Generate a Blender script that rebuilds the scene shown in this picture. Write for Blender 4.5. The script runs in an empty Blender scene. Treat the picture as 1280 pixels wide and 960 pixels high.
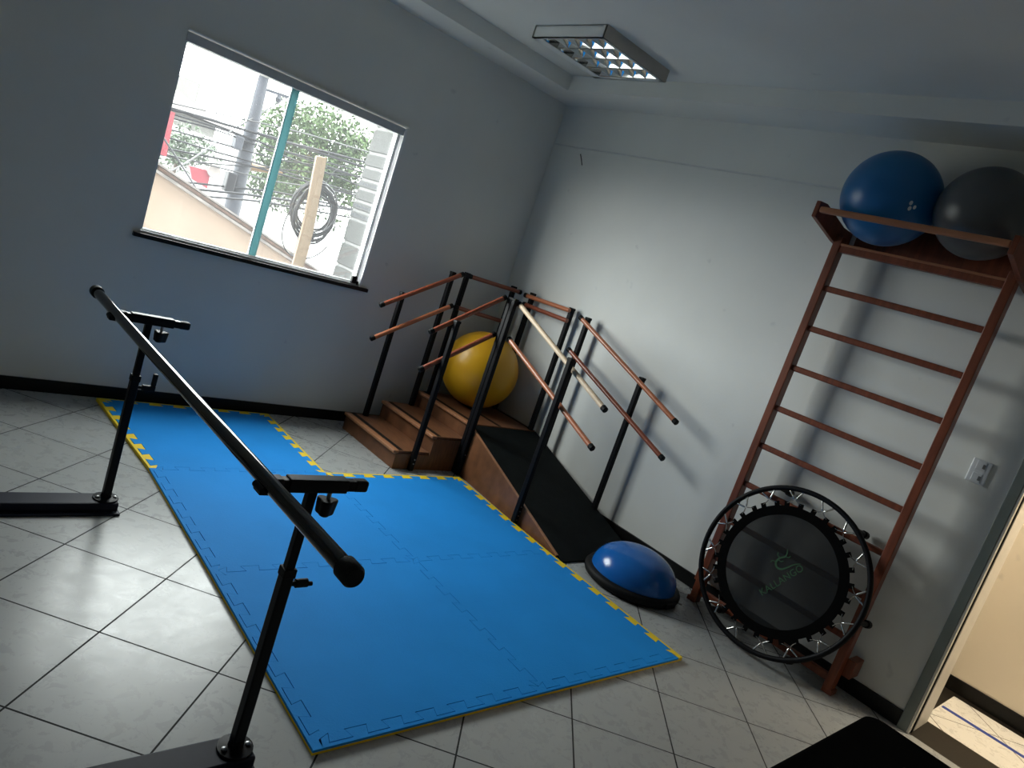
import bpy, bmesh, math, random
from mathutils import Vector, Matrix
random.seed(7)
PI = math.pi
S = bpy.context.scene
COL = S.collection

# ------------------------------------------------------------------ camera
CAM_R = ((0.70956721, -0.6282417, 0.31910302), (0.11926456, -0.3392493, -0.9331055), (0.69447127, 0.70015875, -0.16579321))
CAM_C = Vector((-4.06646788, -4.53511328, 1.57368875))
CAM_F = 900.72
RX, RY, RZ = (Vector(r) for r in CAM_R)
cam = bpy.data.cameras.new('camera')
cam.sensor_width = 36.0
cam.lens = CAM_F * 36.0 / 1280.0
cam.clip_start = 0.05
camo = bpy.data.objects.new('camera', cam)
COL.objects.link(camo)
M3 = Matrix((RX, -RY, -RZ)).transposed()
camo.matrix_world = Matrix.Translation(CAM_C) @ M3.to_4x4()
S.camera = camo

def at(px, py, Y):
    """point of the outdoor world seen at a pixel of the photograph, at distance plane y = Y"""
    d = RX * ((px - 640) / CAM_F) + RY * ((py - 480) / CAM_F) + RZ
    return CAM_C + d * ((Y - CAM_C.y) / d.y)

# ------------------------------------------------------------------ materials
def new_mat(name):
    m = bpy.data.materials.new(name)
    m.use_nodes = True
    nt = m.node_tree
    return m, nt, nt.nodes['Principled BSDF']

def mat(name, col, rough=0.5, metal=0.0, var=0.06, scale=12.0, bump=0.0, bscale=200.0, spec=0.5, stretch=None, coat=0.0):
    m, nt, b = new_mat(name)
    N, L = nt.nodes, nt.links
    b.inputs['Roughness'].default_value = rough
    b.inputs['Metallic'].default_value = metal
    b.inputs['Specular IOR Level'].default_value = spec
    b.inputs['Coat Weight'].default_value = coat
    tc = N.new('ShaderNodeTexCoord')
    mp = N.new('ShaderNodeMapping')
    L.new(tc.outputs['Object'], mp.inputs['Vector'])
    if stretch: mp.inputs['Scale'].default_value = stretch
    nz = N.new('ShaderNodeTexNoise')
    nz.inputs['Scale'].default_value = scale
    nz.inputs['Detail'].default_value = 5
    L.new(mp.outputs['Vector'], nz.inputs['Vector'])
    cr = N.new('ShaderNodeValToRGB')
    c0 = [max(0, c * (1 - var)) for c in col]; c1 = [min(1, c * (1 + var)) for c in col]
    cr.color_ramp.elements[0].color = (*c0, 1); cr.color_ramp.elements[0].position = 0.3
    cr.color_ramp.elements[1].color = (*c1, 1); cr.color_ramp.elements[1].position = 0.7
    L.new(nz.outputs['Fac'], cr.inputs['Fac'])
    L.new(cr.outputs['Color'], b.inputs['Base Color'])
    if bump:
        n2 = N.new('ShaderNodeTexNoise'); n2.inputs['Scale'].default_value = bscale; n2.inputs['Detail'].default_value = 3
        L.new(mp.outputs['Vector'], n2.inputs['Vector'])
        bp = N.new('ShaderNodeBump'); bp.inputs['Strength'].default_value = bump; bp.inputs['Distance'].default_value = 0.004
        L.new(n2.outputs['Fac'], bp.inputs['Height']); L.new(bp.outputs['Normal'], b.inputs['Normal'])
    return m

def wall_mat(name, col):
    m, nt, b = new_mat(name)
    N, L = nt.nodes, nt.links
    b.inputs['Roughness'].default_value = 0.55
    b.inputs['Specular IOR Level'].default_value = 0.25
    tc = N.new('ShaderNodeTexCoord')
    nz = N.new('ShaderNodeTexNoise'); nz.inputs['Scale'].default_value = 1.3; nz.inputs['Detail'].default_value = 6
    L.new(tc.outputs['Object'], nz.inputs['Vector'])
    cr = N.new('ShaderNodeValToRGB')
    cr.color_ramp.elements[0].color = (*[c * 0.94 for c in col], 1); cr.color_ramp.elements[0].position = 0.3
    cr.color_ramp.elements[1].color = (*[min(1, c * 1.04) for c in col], 1); cr.color_ramp.elements[1].position = 0.7
    L.new(nz.outputs['Fac'], cr.inputs['Fac'])
    # scattered scuff marks
    n3 = N.new('ShaderNodeTexNoise'); n3.inputs['Scale'].default_value = 7.0; n3.inputs['Detail'].default_value = 2
    L.new(tc.outputs['Object'], n3.inputs['Vector'])
    c3 = N.new('ShaderNodeValToRGB')
    c3.color_ramp.elements[0].position = 0.72; c3.color_ramp.elements[0].color = (0, 0, 0, 1)
    c3.color_ramp.elements[1].position = 0.80; c3.color_ramp.elements[1].color = (1, 1, 1, 1)
    L.new(n3.outputs['Fac'], c3.inputs['Fac'])
    mx = N.new('ShaderNodeMixRGB'); mx.blend_type = 'MULTIPLY'
    mx.inputs[2].default_value = (0.78, 0.78, 0.80, 1)
    L.new(c3.outputs['Color'], mx.inputs['Fac']); L.new(cr.outputs['Color'], mx.inputs[1])
    L.new(mx.outputs['Color'], b.inputs['Base Color'])
    n2 = N.new('ShaderNodeTexNoise'); n2.inputs['Scale'].default_value = 60; n2.inputs['Detail'].default_value = 4
    L.new(tc.outputs['Object'], n2.inputs['Vector'])
    bp = N.new('ShaderNodeBump'); bp.inputs['Strength'].default_value = 0.12; bp.inputs['Distance'].default_value = 0.004
    L.new(n2.outputs['Fac'], bp.inputs['Height']); L.new(bp.outputs['Normal'], b.inputs['Normal'])
    return m

def tile_mat(name, col, grout, a0, b0, unit, rough0=0.25, rough1=0.32):
    """45 degree square tiles: P = ((x/u+a0) + (-y/u+b0))/2, Q = ((-y/u+b0) - (x/u+a0))/2"""
    m, nt, b = new_mat(name)
    N, L = nt.nodes, nt.links
    b.inputs['Specular IOR Level'].default_value = 0.27
    tc = N.new('ShaderNodeTexCoord')
    sp = N.new('ShaderNodeSeparateXYZ'); L.new(tc.outputs['Object'], sp.inputs[0])
    def math_(op, a, bb=None):
        n = N.new('ShaderNodeMath'); n.operation = op
        for i, v in enumerate((a, bb)):
            if v is None: continue
            if isinstance(v, (int, float)): n.inputs[i].default_value = v
            else: L.new(v, n.inputs[i])
        return n.outputs[0]
    A = math_('ADD', math_('DIVIDE', sp.outputs[0], unit), a0)
    Bq = math_('ADD', math_('DIVIDE', sp.outputs[1], -unit), b0)
    P = math_('MULTIPLY', math_('ADD', A, Bq), 0.5)
    Q = math_('MULTIPLY', math_('SUBTRACT', Bq, A), 0.5)
    def line(v):
        fr = math_('FRACT', math_('ADD', v, 0.5))
        return math_('ABSOLUTE', math_('SUBTRACT', fr, 0.5))
    d = math_('MINIMUM', line(P), line(Q))
    isg = math_('LESS_THAN', d, 0.0075)
    # per tile tone
    cb = N.new('ShaderNodeCombineXYZ')
    L.new(math_('ROUND', math_('ADD', P, 0.5)), cb.inputs[0]); L.new(math_('ROUND', math_('ADD', Q, 0.5)), cb.inputs[1])
    wn = N.new('ShaderNodeTexWhiteNoise'); L.new(cb.outputs[0], wn.inputs['Vector'])
    tone = math_('ADD', math_('MULTIPLY', wn.outputs['Value'], 0.06), 0.95)
    # veining / scuffed polish
    nz = N.new('ShaderNodeTexNoise'); nz.inputs['Scale'].default_value = 5.0; nz.inputs['Detail'].default_value = 9; nz.inputs['Roughness'].default_value = 0.65
    L.new(tc.outputs['Object'], nz.inputs['Vector'])
    cr = N.new('ShaderNodeValToRGB')
    cr.color_ramp.elements[0].position = 0.3; cr.color_ramp.elements[0].color = (*[c * 0.985 for c in col], 1)
    cr.color_ramp.elements[1].position = 0.7; cr.color_ramp.elements[1].color = (*[c * 1.015 for c in col], 1)
    L.new(nz.outputs['Fac'], cr.inputs['Fac'])
    sc = N.new('ShaderNodeVectorMath'); sc.operation = 'SCALE'
    L.new(cr.outputs['Color'], sc.inputs[0]); L.new(tone, sc.inputs['Scale'])
    mx = N.new('ShaderNodeMixRGB'); mx.inputs[2].default_value = (*grout, 1)
    L.new(isg, mx.inputs['Fac']); L.new(sc.outputs[0], mx.inputs[1])
    L.new(mx.outputs['Color'], b.inputs['Base Color'])
    n4 = N.new('ShaderNodeTexNoise'); n4.inputs['Scale'].default_value = 16.0; n4.inputs['Detail'].default_value = 10; n4.inputs['Roughness'].default_value = 0.7; n4.inputs['Distortion'].default_value = 0.6
    L.new(tc.outputs['Object'], n4.inputs['Vector'])
    mr = N.new('ShaderNodeMapRange'); mr.inputs['From Min'].default_value = 0.35; mr.inputs['From Max'].default_value = 0.65
    mr.inputs['To Min'].default_value = rough0; mr.inputs['To Max'].default_value = rough1
    L.new(n4.outputs['Fac'], mr.inputs['Value'])
    # fine polished scratch filaments: thin contour lines of a noise field, in patches
    ns = N.new('ShaderNodeTexNoise'); ns.inputs['Scale'].default_value = 7.0; ns.inputs['Detail'].default_value = 1.5; ns.inputs['Distortion'].default_value = 2.0
    L.new(tc.outputs['Object'], ns.inputs['Vector'])
    np_ = N.new('ShaderNodeTexNoise'); np_.inputs['Scale'].default_value = 2.2; np_.inputs['Detail'].default_value = 3
    L.new(tc.outputs['Object'], np_.inputs['Vector'])
    fil = math_('LESS_THAN', math_('ABSOLUTE', math_('SUBTRACT', ns.outputs['Fac'], 0.5)), 0.0035)
    fil = math_('MULTIPLY', fil, math_('GREATER_THAN', np_.outputs['Fac'], 0.5))
    base_r = math_('SUBTRACT', mr.outputs[0], math_("MULTIPLY", fil, 0.07))
    rr = math_('MAXIMUM', base_r, math_('MULTIPLY', isg, 0.8))
    L.new(rr, b.inputs['Roughness'])
    n5 = N.new('ShaderNodeTexNoise'); n5.inputs['Scale'].default_value = 70.0; n5.inputs['Detail'].default_value = 4
    L.new(tc.outputs['Object'], n5.inputs['Vector'])
    hgt = math_('SUBTRACT', math_('MULTIPLY', n5.outputs['Fac'], 0.05), isg)
    bp = N.new('ShaderNodeBump'); bp.inputs['Strength'].default_value = 0.35; bp.inputs['Distance'].default_value = 0.003
    L.new(hgt, bp.inputs['Height']); L.new(bp.outputs['Normal'], b.inputs['Normal'])
    return m

def glass_mat(name, tint, veil, veil_col):
    m = bpy.data.materials.new(name); m.use_nodes = True
    nt = m.node_tree; N, L = nt.nodes, nt.links
    N.remove(N['Principled BSDF'])
    out = N['Material Output']
    tr = N.new('ShaderNodeBsdfTransparent'); tr.inputs['Color'].default_value = (*tint, 1)
    tl = N.new('ShaderNodeBsdfTranslucent'); tl.inputs['Color'].default_value = (*veil_col, 1)
    gl = N.new('ShaderNodeBsdfGlossy'); gl.inputs['Roughness'].default_value = 0.03
    tc = N.new('ShaderNodeTexCoord')
    nz = N.new('ShaderNodeTexNoise'); nz.inputs['Scale'].default_value = 3.0; nz.inputs['Detail'].default_value = 4
    L.new(tc.outputs['Object'], nz.inputs['Vector'])
    mr = N.new('ShaderNodeMapRange'); mr.inputs['To Min'].default_value = veil * 0.8; mr.inputs['To Max'].default_value = veil * 1.2
    L.new(nz.outputs['Fac'], mr.inputs['Value'])
    m1 = N.new('ShaderNodeMixShader'); L.new(mr.outputs[0], m1.inputs[0]); L.new(tr.outputs[0], m1.inputs[1]); L.new(tl.outputs[0], m1.inputs[2])
    m2 = N.new('ShaderNodeMixShader'); m2.inputs[0].default_value = 0.04
    L.new(m1.outputs[0], m2.inputs[1]); L.new(gl.outputs[0], m2.inputs[2])
    L.new(m2.outputs[0], out.inputs['Surface'])
    return m

M = {}
M['wall'] = wall_mat('white_wall_paint', (0.71, 0.715, 0.68))
M['ceil'] = wall_mat('white_ceiling_plaster', (0.72, 0.725, 0.69))
M['cream'] = wall_mat('cream_wall_paint', (0.78, 0.71, 0.60))
M['floor'] = tile_mat('polished_grey_tile', (0.36, 0.368, 0.362), (0.012, 0.012, 0.012), 11.36, -6.0, 0.2899)
M['floor2'] = tile_mat('corridor_tile', (0.74, 0.72, 0.67), (0.16, 0.14, 0.12), 11.6, -6.2, 0.2899)
M['granite'] = mat('black_granite', (0.005, 0.005, 0.005), 0.35, spec=0.25, var=0.5, scale=90)
M['granite_brown'] = mat('brown_black_granite', (0.012, 0.010, 0.008), 0.4, spec=0.2, var=0.5, scale=120)
M['alu_dark'] = mat('grey_aluminium_track', (0.55, 0.56, 0.56), 0.45, 0.0)
M['alu_lip'] = mat('bright_aluminium_lip', (0.85, 0.86, 0.86), 0.3, 0.9)
M['alu_white'] = mat('white_aluminium', (0.75, 0.76, 0.76), 0.4)
M['glass'] = glass_mat('veiled_glass', (0.94, 0.96, 0.95), 0.009, (0.95, 0.97, 1.0))  # faint white veil mixed in to imitate glare haze over the street
M['teal'] = glass_mat('green_glass_edge', (0.004, 0.016, 0.018), 0.5, (0.23, 0.36, 0.375))
M['black_metal'] = mat('black_powder_coat', (0.004, 0.004, 0.005), 0.5, var=0.2, scale=60, spec=0.14)
M['black_satin'] = mat('black_satin_tube', (0.003, 0.003, 0.004), 0.4, var=0.15, scale=40, spec=0.15)
M['black_gloss'] = mat('black_gloss_rail', (0.003, 0.003, 0.004), 0.085, var=0.15, scale=40, spec=0.5)
M['black_rubber'] = mat('black_rubber', (0.004, 0.004, 0.004), 0.6, spec=0.2, var=0.2, bump=0.3, bscale=250)
M['ramp_rubber'] = mat('ribbed_black_rubber_mat', (0.006, 0.008, 0.008), 0.7, spec=0.08, var=0.2, bump=0.4, bscale=180)
M['vinyl'] = mat('black_vinyl', (0.005, 0.005, 0.005), 0.6, var=0.1, bump=0.15, bscale=220, spec=0.0)
M['navy_metal'] = mat('dark_navy_steel', (0.006, 0.008, 0.02), 0.5, var=0.1, scale=30, spec=0.16)
M['chrome'] = mat('bright_steel', (0.62, 0.62, 0.60), 0.25, 1.0)
M['bolt'] = mat('zinc_bolt', (0.30, 0.30, 0.30), 0.35, 1.0)
M['stair_wood'] = mat('brown_plywood', (0.165, 0.066, 0.028), 0.42, var=0.28, scale=9, stretch=(9, 1.2, 1.2))
M['stair_edge'] = mat('light_brown_nosing', (0.34, 0.15, 0.07), 0.38, var=0.15, scale=14, stretch=(1, 4, 1))
M['rail_wood'] = mat('varnished_red_wood', (0.25, 0.06, 0.027), 0.32, var=0.1, scale=14, coat=0.1)
M['rail_orange'] = mat('varnished_orange_wood', (0.44, 0.145, 0.065), 0.32, var=0.1, scale=14, coat=0.1)
M['rail_pale'] = mat('pale_bare_wood', (0.66, 0.50, 0.34), 0.5, var=0.12, scale=14)
M['bar_wood'] = mat('red_brown_varnish', (0.17, 0.045, 0.02), 0.4, var=0.25, scale=8, stretch=(6, 6, 0.8), spec=0.35)
M['bar_wood_light'] = mat('lighter_brown_varnish', (0.33, 0.13, 0.058), 0.4, var=0.15, scale=8, stretch=(6, 0.8, 6))
M['eva_blue'] = mat('blue_eva_foam', (0.014, 0.235, 0.65), 0.7, var=0.05, scale=3, bump=0.35, bscale=130, spec=0.09)
M['eva_yellow'] = mat('yellow_eva_foam', (0.76, 0.54, 0.015), 0.6, var=0.05, scale=3, bump=0.3, bscale=130, spec=0.3)
M['ball_yellow'] = mat('mustard_vinyl', (0.66, 0.34, 0.008), 0.36, var=0.05, scale=3)
M['ball_blue'] = mat('blue_vinyl', (0.006, 0.125, 0.33), 0.34, var=0.05, scale=3)
M['ball_grey'] = mat('grey_vinyl', (0.075, 0.078, 0.08), 0.34, var=0.05, scale=3)
M['dome_blue'] = mat('royal_blue_vinyl', (0.006, 0.115, 0.42), 0.2, var=0.05, scale=3, bump=0.1, bscale=60)
M['print_white'] = mat('white_print', (0.7, 0.75, 0.78), 0.5)
M['net'] = mat('black_jump_mesh', (0.006, 0.007, 0.008), 0.55, var=0.2, scale=300, bump=0.2, bscale=500, spec=0.2)
_nt = M['net'].node_tree
_tr = _nt.nodes.new('ShaderNodeBsdfTransparent'); _mx = _nt.nodes.new('ShaderNodeMixShader'); _mx.inputs[0].default_value = 0.30
_nt.links.new(_nt.nodes['Principled BSDF'].outputs[0], _mx.inputs[1]); _nt.links.new(_tr.outputs[0], _mx.inputs[2])
_nt.links.new(_mx.outputs[0], _nt.nodes['Material Output'].inputs['Surface'])
M['print_green'] = mat('green_print', (0.012, 0.075, 0.02), 0.6)
M['fixture'] = mat('aged_white_enamel', (0.80, 0.81, 0.79), 0.4, var=0.04, scale=5)
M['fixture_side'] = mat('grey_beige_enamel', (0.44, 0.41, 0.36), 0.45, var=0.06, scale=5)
M['mirror'] = mat('bright_reflector', (0.86, 0.87, 0.87), 0.08, 1.0, var=0.03)
M['tube'] = mat('white_tube_glass', (0.8, 0.8, 0.78), 0.2)
M['plastic_white'] = mat('white_plastic', (0.66, 0.68, 0.70), 0.35)
M['plastic_dark'] = mat('dark_slot', (0.14, 0.14, 0.14), 0.6)
M['frame_green'] = mat('grey_green_door_paint', (0.18, 0.20, 0.18), 0.45, var=0.06)
M['frame_cream'] = mat('cream_door_lining', (0.68, 0.64, 0.56), 0.45, var=0.05)
M['tape_blue'] = mat('blue_floor_tape', (0.02, 0.05, 0.30), 0.45)
M['pencil'] = mat('dark_cord', (0.02, 0.02, 0.02), 0.6)
M['skirt_wall_groove'] = mat('grey_raceway', (0.62, 0.63, 0.62), 0.5)
# street outside
M['peach'] = mat('peach_render', (0.20, 0.145, 0.11), 0.8, var=0.08, scale=2)
M['coping'] = mat('weathered_coping', (0.12, 0.105, 0.10), 0.8, var=0.3, scale=8)
M['coping_brown'] = mat('brown_tile_edge', (0.085, 0.048, 0.034), 0.8, var=0.3, scale=10)
M['street_white'] = mat('whitewashed_wall', (0.35, 0.35, 0.35), 0.8, var=0.05, scale=1)
M['far_wall'] = mat('faded_far_wall', (0.05, 0.049, 0.045), 0.8)
M['street_ground'] = mat('grey_asphalt', (0.16, 0.16, 0.155), 0.9)
M['pole'] = mat('grey_concrete_pole', (0.009, 0.011, 0.018), 0.8, var=0.2, scale=6)
M['cable'] = mat('black_cable', (0.003, 0.003, 0.005), 0.6, spec=0.2)
M['cable_grey'] = mat('grey_cable', (0.009, 0.009, 0.011), 0.6)
M['red_sign'] = mat('red_panel', (0.13, 0.011, 0.02), 0.5)
M['orange'] = mat('orange_arm', (0.095, 0.048, 0.010), 0.5)
M['plank'] = mat('pale_raw_plank', (0.115, 0.078, 0.048), 0.7, var=0.1, scale=12, stretch=(6, 6, 1))
M['block'] = mat('grey_concrete_block', (0.019, 0.0195, 0.019), 0.9, var=0.25, scale=25, bump=0.4, bscale=80)
M['mortar'] = mat('pale_mortar', (0.10, 0.10, 0.10), 0.9, var=0.15, scale=30)
M['roof'] = mat('clay_roof_tiles', (0.045, 0.034, 0.030), 0.8, var=0.25, scale=8)
M['leaf'] = mat('green_leaves', (0.024, 0.042, 0.013), 0.6, spec=0.2, var=0.45, scale=1.6)
M['leaf_dark'] = mat('dark_green_leaves', (0.018, 0.034, 0.013), 0.6, var=0.4, scale=1.6)
M['bark'] = mat('bark', (0.06, 0.045, 0.035), 0.9, var=0.3)

# ------------------------------------------------------------------ mesh builder
class MB:
    def __init__(self):
        self.v = []; self.f = []; self.m = []; self.cur = 0
    def add(self, vs, fs):
        o = len(self.v)
        self.v += [Vector(p) for p in vs]
        self.f += [tuple(i + o for i in f) for f in fs]
        self.m += [self.cur] * len(fs)
        return self
    def box(self, x0, x1, y0, y1, z0, z1, mtx=None):
        vs = [Vector((x, y, z)) for z in (z0, z1) for y in (y0, y1) for x in (x0, x1)]
        if mtx: vs = [mtx @ p for p in vs]
        return self.add(vs, [(0, 2, 3, 1), (4, 5, 7, 6), (0, 1, 5, 4), (2, 6, 7, 3), (0, 4, 6, 2), (1, 3, 7, 5)])
    def beam(self, p0, p1, w, h, up=Vector((0, 0, 1))):
        """rectangular bar from p0 to p1; w sideways, h along up"""
        p0, p1 = Vector(p0), Vector(p1)
        d = (p1 - p0).normalized()
        s = d.cross(up).normalized(); u = s.cross(d)
        vs = []
        for p in (p0, p1):
            vs += [p - s * w / 2 - u * h / 2, p + s * w / 2 - u * h / 2, p + s * w / 2 + u * h / 2, p - s * w / 2 + u * h / 2]
        return self.add(vs, [(3, 2, 1, 0), (4, 5, 6, 7), (0, 1, 5, 4), (1, 2, 6, 5), (2, 3, 7, 6), (3, 0, 4, 7)])
    def tube(self, pts, r, n=12, closed=False, caps=True):
        pts = [Vector(p) for p in pts]
        k = len(pts)
        rings = []
        ref = None
        for i, p in enumerate(pts):
            if closed: t = pts[(i + 1) % k] - pts[i - 1]
            else: t = pts[min(i + 1, k - 1)] - pts[max(i - 1, 0)]
            t.normalize()
            if ref is None:
                ref = t.orthogonal().normalized()
            ref = (ref - t * ref.dot(t))
            if ref.length < 1e-6: ref = t.orthogonal()
            ref.normalize()
            b = t.cross(ref)
            rr = r[i] if isinstance(r, (list, tuple)) else r
            rings.append([p + ref * math.cos(2 * PI * j / n) * rr + b * math.sin(2 * PI * j / n) * rr for j in range(n)])
        vs = [q for rg in rings for q in rg]
        fs = []
        for i in range(k if closed else k - 1):
            a = i * n; b_ = ((i + 1) % k) * n
            for j in range(n):
                fs.append((a + j, a + (j + 1) % n, b_ + (j + 1) % n, b_ + j))
        if caps and not closed:
            fs.append(tuple(range(n - 1, -1, -1))); fs.append(tuple((k - 1) * n + j for j in range(n)))
        return self.add(vs, fs)
    def cyl(self, p0, p1, r, n=16):
        return self.tube([p0, p1], r, n)
    def lathe(self, prof, n=32, o=(0, 0, 0), mtx=None, caps=True):
        o = Vector(o); vs = []
        for r, z in prof:
            for j in range(n):
                a = 2 * PI * j / n
                p = Vector((r * math.cos(a), r * math.sin(a), z))
                vs.append((mtx @ p if mtx else p) + o)
        fs = []
        for i in range(len(prof) - 1):
            for j in range(n):
                fs.append((i * n + j, i * n + (j + 1) % n, (i + 1) * n + (j + 1) % n, (i + 1) * n + j))
        if caps:
            if prof[0][0] > 1e-5: fs.append(tuple(range(n - 1, -1, -1)))
            if prof[-1][0] > 1e-5: fs.append(tuple((len(prof) - 1) * n + j for j in range(n)))
        return self.add(vs, fs)
    def prism(self, bottom, top):
        n = len(bottom)
        fs = [tuple(range(n - 1, -1, -1)), tuple(range(n, 2 * n))]
        fs += [(i, (i + 1) % n, n + (i + 1) % n, n + i) for i in range(n)]
        return self.add(list(bottom) + list(top), fs)
    def build(self, name, mats, parent=None, smooth=None, bevel=0.0, seg=2, merge=False):
        me = bpy.data.meshes.new(name)
        base = Vector((0, 0, 0)); q = parent
        while q is not None:
            base += q.location; q = q.parent
        me.from_pydata([p - base for p in self.v], [], self.f)
        if not isinstance(mats, (list, tuple)): mats = [mats]
        for m in mats: me.materials.append(m)
        for p, mi in zip(me.polygons, self.m): p.material_index = mi
        bm = bmesh.new(); bm.from_mesh(me)
        if merge: bmesh.ops.remove_doubles(bm, verts=bm.verts, dist=1e-5)
        bmesh.ops.recalc_face_normals(bm, faces=bm.faces)
        bm.to_mesh(me); bm.free()
        if smooth:
            for p in me.polygons: p.use_smooth = True
            me.set_sharp_from_angle(angle=math.radians(smooth))
        me.update()
        o = bpy.data.objects.new(name, me)
        COL.objects.link(o)
        if parent: o.parent = parent
        if bevel:
            bv = o.modifiers.new('bevel', 'BEVEL'); bv.width = bevel; bv.segments = seg; bv.limit_method = 'ANGLE'; bv.angle_limit = math.radians(40)
        return o

def tag(o, label, cat, group=None):
    o['label'] = label; o['category'] = cat
    if group: o['group'] = group
    return o
def thing(name, loc, label, cat, group=None):
    o = bpy.data.objects.new(name, None); COL.objects.link(o)
    o.location = loc; o.empty_display_size = 0.1
    return tag(o, label, cat, group)
def struct(o):
    o['kind'] = 'structure'
    return o

# ------------------------------------------------------------------ room shell
XL, YF, ZC, ZT = -6.3, -8.2, 2.95, 3.05
WX0, WX1, WZ0, WZ1 = -2.815, -1.335, 1.02, 2.168         # window opening
DY0, DY1, DZ = -4.70, -3.803, 2.12                       # door opening
TB = 0.26
struct(MB().box(XL - .15, 0.0, YF - .15, 0.0, -0.12, 0.0).build('floor', M['floor']))
w = MB()
w.box(XL - .15, WX0, 0, .15, 0, ZT).box(WX1, TB, 0, .15, 0, ZT).box(WX0, WX1, 0, .15, 0, WZ0).box(WX0, WX1, 0, .15, WZ1, ZT)
struct(w.build('wall_back', M['wall'], merge=True))
w = MB()
w.box(0, TB, DY1, 0, 0, ZT).box(0, TB, YF, DY0, 0, ZT).box(0, TB, DY0, DY1, DZ, ZT)
struct(w.build('wall_right', M['wall'], merge=True))
struct(MB().box(XL - .15, XL, YF, 0, 0, ZT).build('wall_left', M['wall']))
struct(MB().box(XL - .15, TB, YF - .15, YF, 0, ZT).build('wall_front', M['wall']))
struct(MB().box(XL, 0, YF, 0, ZC, ZT).build('ceiling', M['ceil']))
# dropped plaster band around the ceiling
struct(MB().box(XL, 0, -0.345, 0, 2.842, ZC).build('trim_1', M['ceil']))
struct(MB().box(-0.345, 0, YF, -0.345, 2.842, ZC).build('trim_2', M['ceil']))
# slim raceway along the right wall
struct(MB().box(-0.012, 0, -2.75, -0.02, 2.527, 2.536).build('trim_3', M['skirt_wall_groove']))
struct(MB().box(XL, 0, -0.012, 0, 0, 0.075).build('baseboard_back', M['granite'], bevel=0.002))
struct(MB().box(-0.012, 0, DY1 + .0, -0.012, 0, 0.085).build('baseboard_right', M['granite'], bevel=0.002))
struct(MB().box(XL, XL + .012, YF, -0.012, 0, 0.08).build('baseboard_left', M['granite'], bevel=0.002))

# corridor behind the door
struct(MB().box(0.0, 0.295, YF, -3.0, -0.12, 0.0).box(0.295, 1.1, -3.83, -3.0, -0.12, 0.0).box(0.90, 1.1, YF, -3.83, -0.12, 0.0).build('trim_4', M['granite_brown'], merge=True))
struct(MB().box(0.295, 0.90, YF, -3.83, -0.12, 0.0).build('floor_corridor', M['floor2']))
struct(MB().box(0.975, 1.1, YF, -3.0, 0, ZT).build('wall_corridor', M['cream']))
struct(MB().box(TB, 0.975, -3.1, -3.0, 0, ZT).build('wall_corridor_end', M['cream']))
struct(MB().box(TB, 0.975, YF - .15, YF, 0, ZT).build('wall_corridor_front', M['cream']))
struct(MB().box(TB, 1.1, YF - .15, -3.0, 2.7, 2.8).build('ceiling_corridor', M['ceil']))
struct(MB().box(0.962, 0.975, YF, -3.1, 0, 0.085).build('baseboard_corridor', M['granite'], bevel=0.002))
tag(MB().box(0.612, 0.648, -5.9, -3.84, 0.0, 0.0012).build('floor_tape', M['tape_blue']), 'narrow blue tape strip stuck along the corridor floor beyond the door', 'tape')
# door frame
d1 = struct(MB().box(-0.018, 0.026, DY1 - .046, DY1 + .0, 0, DZ).box(-0.018, 0.026, DY0, DY0 + .046, 0, DZ).box(-0.018, 0.026, DY0, DY1, DZ - .046, DZ).build('door_1', M['frame_green'], bevel=0.003))
MB().box(-0.014, 0.022, DY1 - .057, DY1 - .046, 0, DZ - .05).box(-0.014, .030, DY0 + .046, DY0 + .056, 0, DZ - .05).build('stop_strip', M['frame_cream'], d1, bevel=0.002)
MB().box(0.022, 0.034, DY1 - .062, DY1 - .050, 0, DZ - .05).build('gap_shadow_strip', M['black_rubber'], d1)  # dark strip standing in for the shadowed gap beside the lining
MB().box(0.052, TB + .012, DY1 - .062, DY1, 0, DZ).box(0.048, TB + .012, DY0, DY0 + .052, 0, DZ).box(0.048, TB + .012, DY0, DY1, DZ - .05, DZ).build('door_lining', M['frame_cream'], d1, bevel=0.003)

# ------------------------------------------------------------------ window
w1 = struct(MB().box(WX0, WX1, -0.006, 0.085, 2.106, 2.158).build('window_1', M['alu_dark'], bevel=0.002))
MB().box(WX0 - .002, WX1 + .004, -0.020, 0.0, 2.164, 2.174).build('window_lip', M['alu_lip'], w1, bevel=0.003)
MB().box(WX1 - .018, WX1, -0.014, 0.085, 1.02, 2.162).build('window_jamb', M['alu_white'], w1, bevel=0.002)
MB().box(WX1 - .052, WX1 - .027, 0.012, 0.06, 1.045, 2.108).build('sash_stile', M['alu_white'], w1, bevel=0.002)
MB().box(WX0, WX0 + .010, 0.0, 0.085, 1.045, 2.108).build('window_jamb', M['alu_white'], w1)
MB().box(WX0, WX1, -0.004, 0.085, 1.02, 1.034).box(WX0, WX1, 0.010, 0.016, 1.034, 1.046).box(WX0, WX1, 0.050, 0.056, 1.034, 1.044).build('bottom_track', M['alu_dark'], w1)
MB().box(WX0 - .035, WX1 + .055, -0.028, 0.19, 0.994, 1.0195).build('window_sill', M['granite'], w1, bevel=0.002)
xs = at(376, 112, .03).x
MB().box(WX0 + .010, xs, 0.026, 0.032, 1.04, 2.108).build('glass_pane', M['glass'], w1)
MB().box(xs - .004, WX1 - .05, 0.048, 0.054, 1.04, 2.108).build('glass_pane', M['glass'], w1)
MB().box(xs - .052, xs, 0.0325, 0.046, 1.04, 2.108).build('glass_stile', M['teal'], w1)
MB().box(xs - .058, xs - .052, 0.022, 0.034, 1.04, 2.108).build('glass_edge', M['alu_white'], w1)
lt = at(442, 350, 0)
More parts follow.
